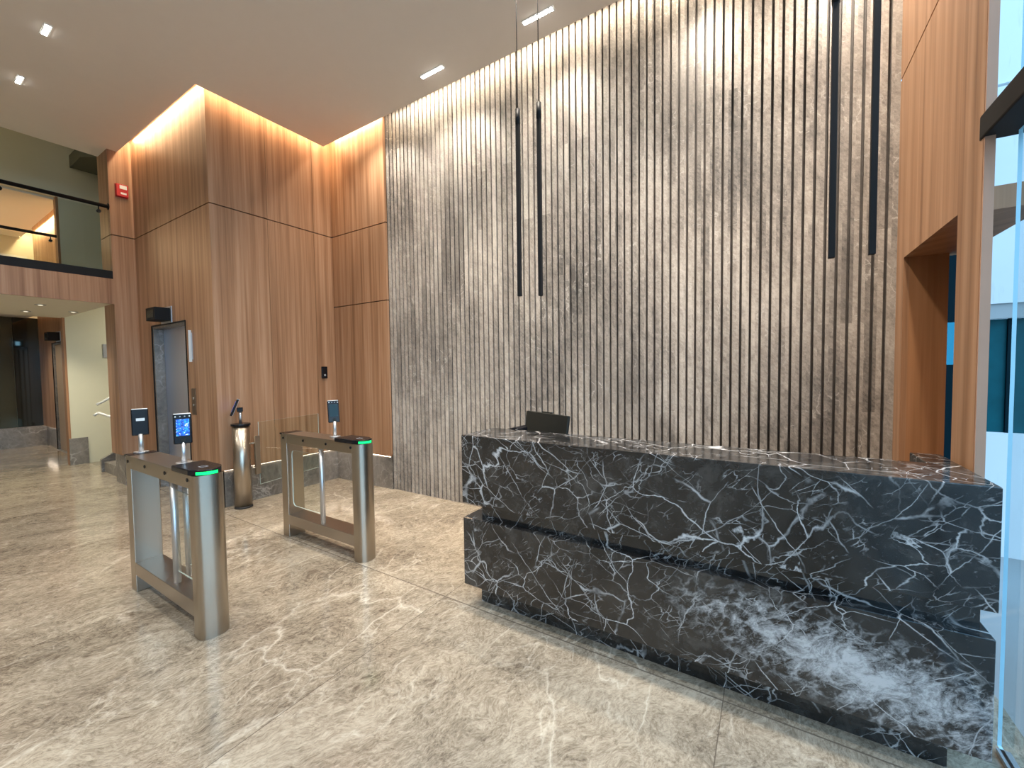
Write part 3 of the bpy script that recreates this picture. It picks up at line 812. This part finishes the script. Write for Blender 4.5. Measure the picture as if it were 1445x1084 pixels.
downlight(-9.52, 1.38, 'small downlight at the back left of the cream ceiling under the balcony')
downlight(-9.11, 2.05-.25, 'small downlight in the cream ceiling beside the wood column')
for yy in (-.4, -2.2): 
    for xx in (-8.49, -9.52): lamp('SPOT', 'downlight_or_fill', (xx, yy, 2.50), (xx, yy, 0), 38, (1, .9, .7), .04, spot=120, blend=.8)
lamp('SPOT', 'downlight_or_fill', (-12.6, -.3, 2.77), (-13.4, -.4, 0), 60, (.9, .93, 1), .05, spot=140, blend=.8)  # added out of view, brightens the end wall mirrored in the elevator doors
lamp('SPOT', 'downlight_or_fill', (-12.2, 1.2, 2.77), (-12.2, 1.2, 0), 70, (1, .85, .62), .05, spot=130, blend=.8)
lamp('AREA', 'cream_wall_fill', (-9.2, 3.6, 2.9), (-9.6, 3.2, 0), 26, (1, .93, .75), .5, .5)  # added fill without a fixture, lifts the dark stair wall
lamp('AREA', 'cream_wall_fill', (-9.0, -1.0, 6.3), (-9.8, 0, 3), 14, (1, .88, .62), 1.0, 1.0)  # added warm fill for the upper cream wall
lamp('AREA', 'upper_lobby_lamp', (-12, 0, 4.5), (-12, 0, 3), 25, WARM, 1.2, 1.2)

# ------------------------------------------------------------------ BALUSTRADES
def balustrade(x, y0, y1, zf, zr, label, brs, shoe):
    t = thing('glass_balustrade', label, 'railing', (x, 0, zf))
    bm = BM(); bx(bm, -.012, 0, y0, y1, .02, zr-zf-.04); g = obj('glass_panel', bm, 'rail_glass', t)
    bm = BM(); tube(bm, (.0, y0, zr-zf), (.0, y1, zr-zf), .024, 18); r = obj('handrail', bm, 'black', t)
    for yy in brs:
        bm = BM(); tube(bm, (.0, yy, zr-zf-.02), (.0, yy, zr-zf-.075), .007, 10); tube(bm, (-.018, yy, zr-zf-.085), (.012, yy, zr-zf-.085), .022, 16); obj('bracket', bm, 'black', r)
    if shoe:
        bm = BM(); bx(bm, -.03, .035, y0, y1, 0, .108); obj('base_shoe', bm, 'black', t)
        bm = BM(); tube(bm, (.0, y1-.012, zr-zf), (.0, y1, zr-zf), .042, 20); obj('end_plate', bm, 'black', r)
    return t
balustrade(XD-.035, YF+.05, YC, 2.862, 3.84, 'glass balustrade with black handrail along the balcony edge', (-.8, .1, .96, 1.80), True)
balustrade(XC+.06, YF+.05, YC-.05, 2.90, 3.87, 'second glass balustrade deeper on the upper floor, behind the balcony edge', (-.2, .8, 1.78), False)
struct(box_obj('reflection_block', (XC-.35, XC-.15, YF+.1, 1.55, 2.92, 3.47), 'cream'))  # cream box added in place of a pale reflection in the glass
# stair handrails
bm = BM(); path_tube(bm, [Vector((-9.55, 2.10, 1.05)), Vector((-9.55, 2.6, 1.36)), Vector((-9.55, 3.6, 1.95))], .02)
tag(obj('stair_handrail', bm, 'white_plastic'), 'upper white handrail tube rising along the cream stair wall', 'handrail')
bm = BM(); path_tube(bm, [Vector((-9.55, 2.06, .87)), Vector((-9.55, 2.11, .915)), Vector((-9.35, 2.30, .80)), Vector((-9.2, 2.6, .70))], .02)
tag(obj('stair_handrail', bm, 'white_plastic'), 'lower white handrail tube with a bent end by the cream stair wall', 'handrail')

# ------------------------------------------------------------------ WORLD, DAYLIGHT
w = bpy.data.worlds.new('sky'); SC.world = w; w.use_nodes = True
bg = w.node_tree.nodes['Background']; bg.inputs[0].default_value = (.34, .66, 1.0, 1); bg.inputs[1].default_value = 2.0
sun = lamp('SUN', 'daylight', (6, -2, 6), (6-1, -2+.35, 6-.5), 1.7, (.72, .86, 1.0), 0)
sun.data.angle = math.radians(70)

# ------------------------------------------------------------------ CAMERA
cam = bpy.data.cameras.new('camera'); co = bpy.data.objects.new('camera', cam); COL.objects.link(co)
F = 578.458844; YAW, PITCH_, ROLL = 2.58063738-pi, .03988867, -.01327502
cy, sy, cp_, sp_, cr_, sr_ = math.cos(YAW), math.sin(YAW), math.cos(PITCH_), math.sin(PITCH_), math.cos(ROLL), math.sin(ROLL)
B0 = Matrix(((1,0,0),(0,0,-1),(0,1,0))); Ry = Matrix(((cy,-sy,0),(sy,cy,0),(0,0,1)))
Rp = Matrix(((1,0,0),(0,cp_,-sp_),(0,sp_,cp_))); Rr = Matrix(((cr_,-sr_,0),(sr_,cr_,0),(0,0,1)))
C = Rr @ Rp @ B0 @ Ry
rt, dn, fw = C[0], C[1], C[2]
co.matrix_world = Matrix(((rt[0], -dn[0], -fw[0], 0), (rt[1], -dn[1], -fw[1], 0), (rt[2], -dn[2], -fw[2], 1.58), (0, 0, 0, 1)))
cam.sensor_width = 36; cam.lens = F/1445*36; cam.clip_start = .02
SC.camera = co
SC.view_settings.view_transform = 'Standard'; SC.view_settings.look = 'None'
SC.view_settings.exposure = 0.6; SC.view_settings.gamma = 1; SC.view_settings.use_curve_mapping = False
SC.cycles.max_bounces = 10; SC.cycles.diffuse_bounces = 5; SC.cycles.glossy_bounces = 5; SC.cycles.transparent_max_bounces = 16
SC.cycles.use_denoising = True
SC.cycles.caustics_reflective = False; SC.cycles.caustics_refractive = False
SC.cycles.sample_clamp_indirect = 6
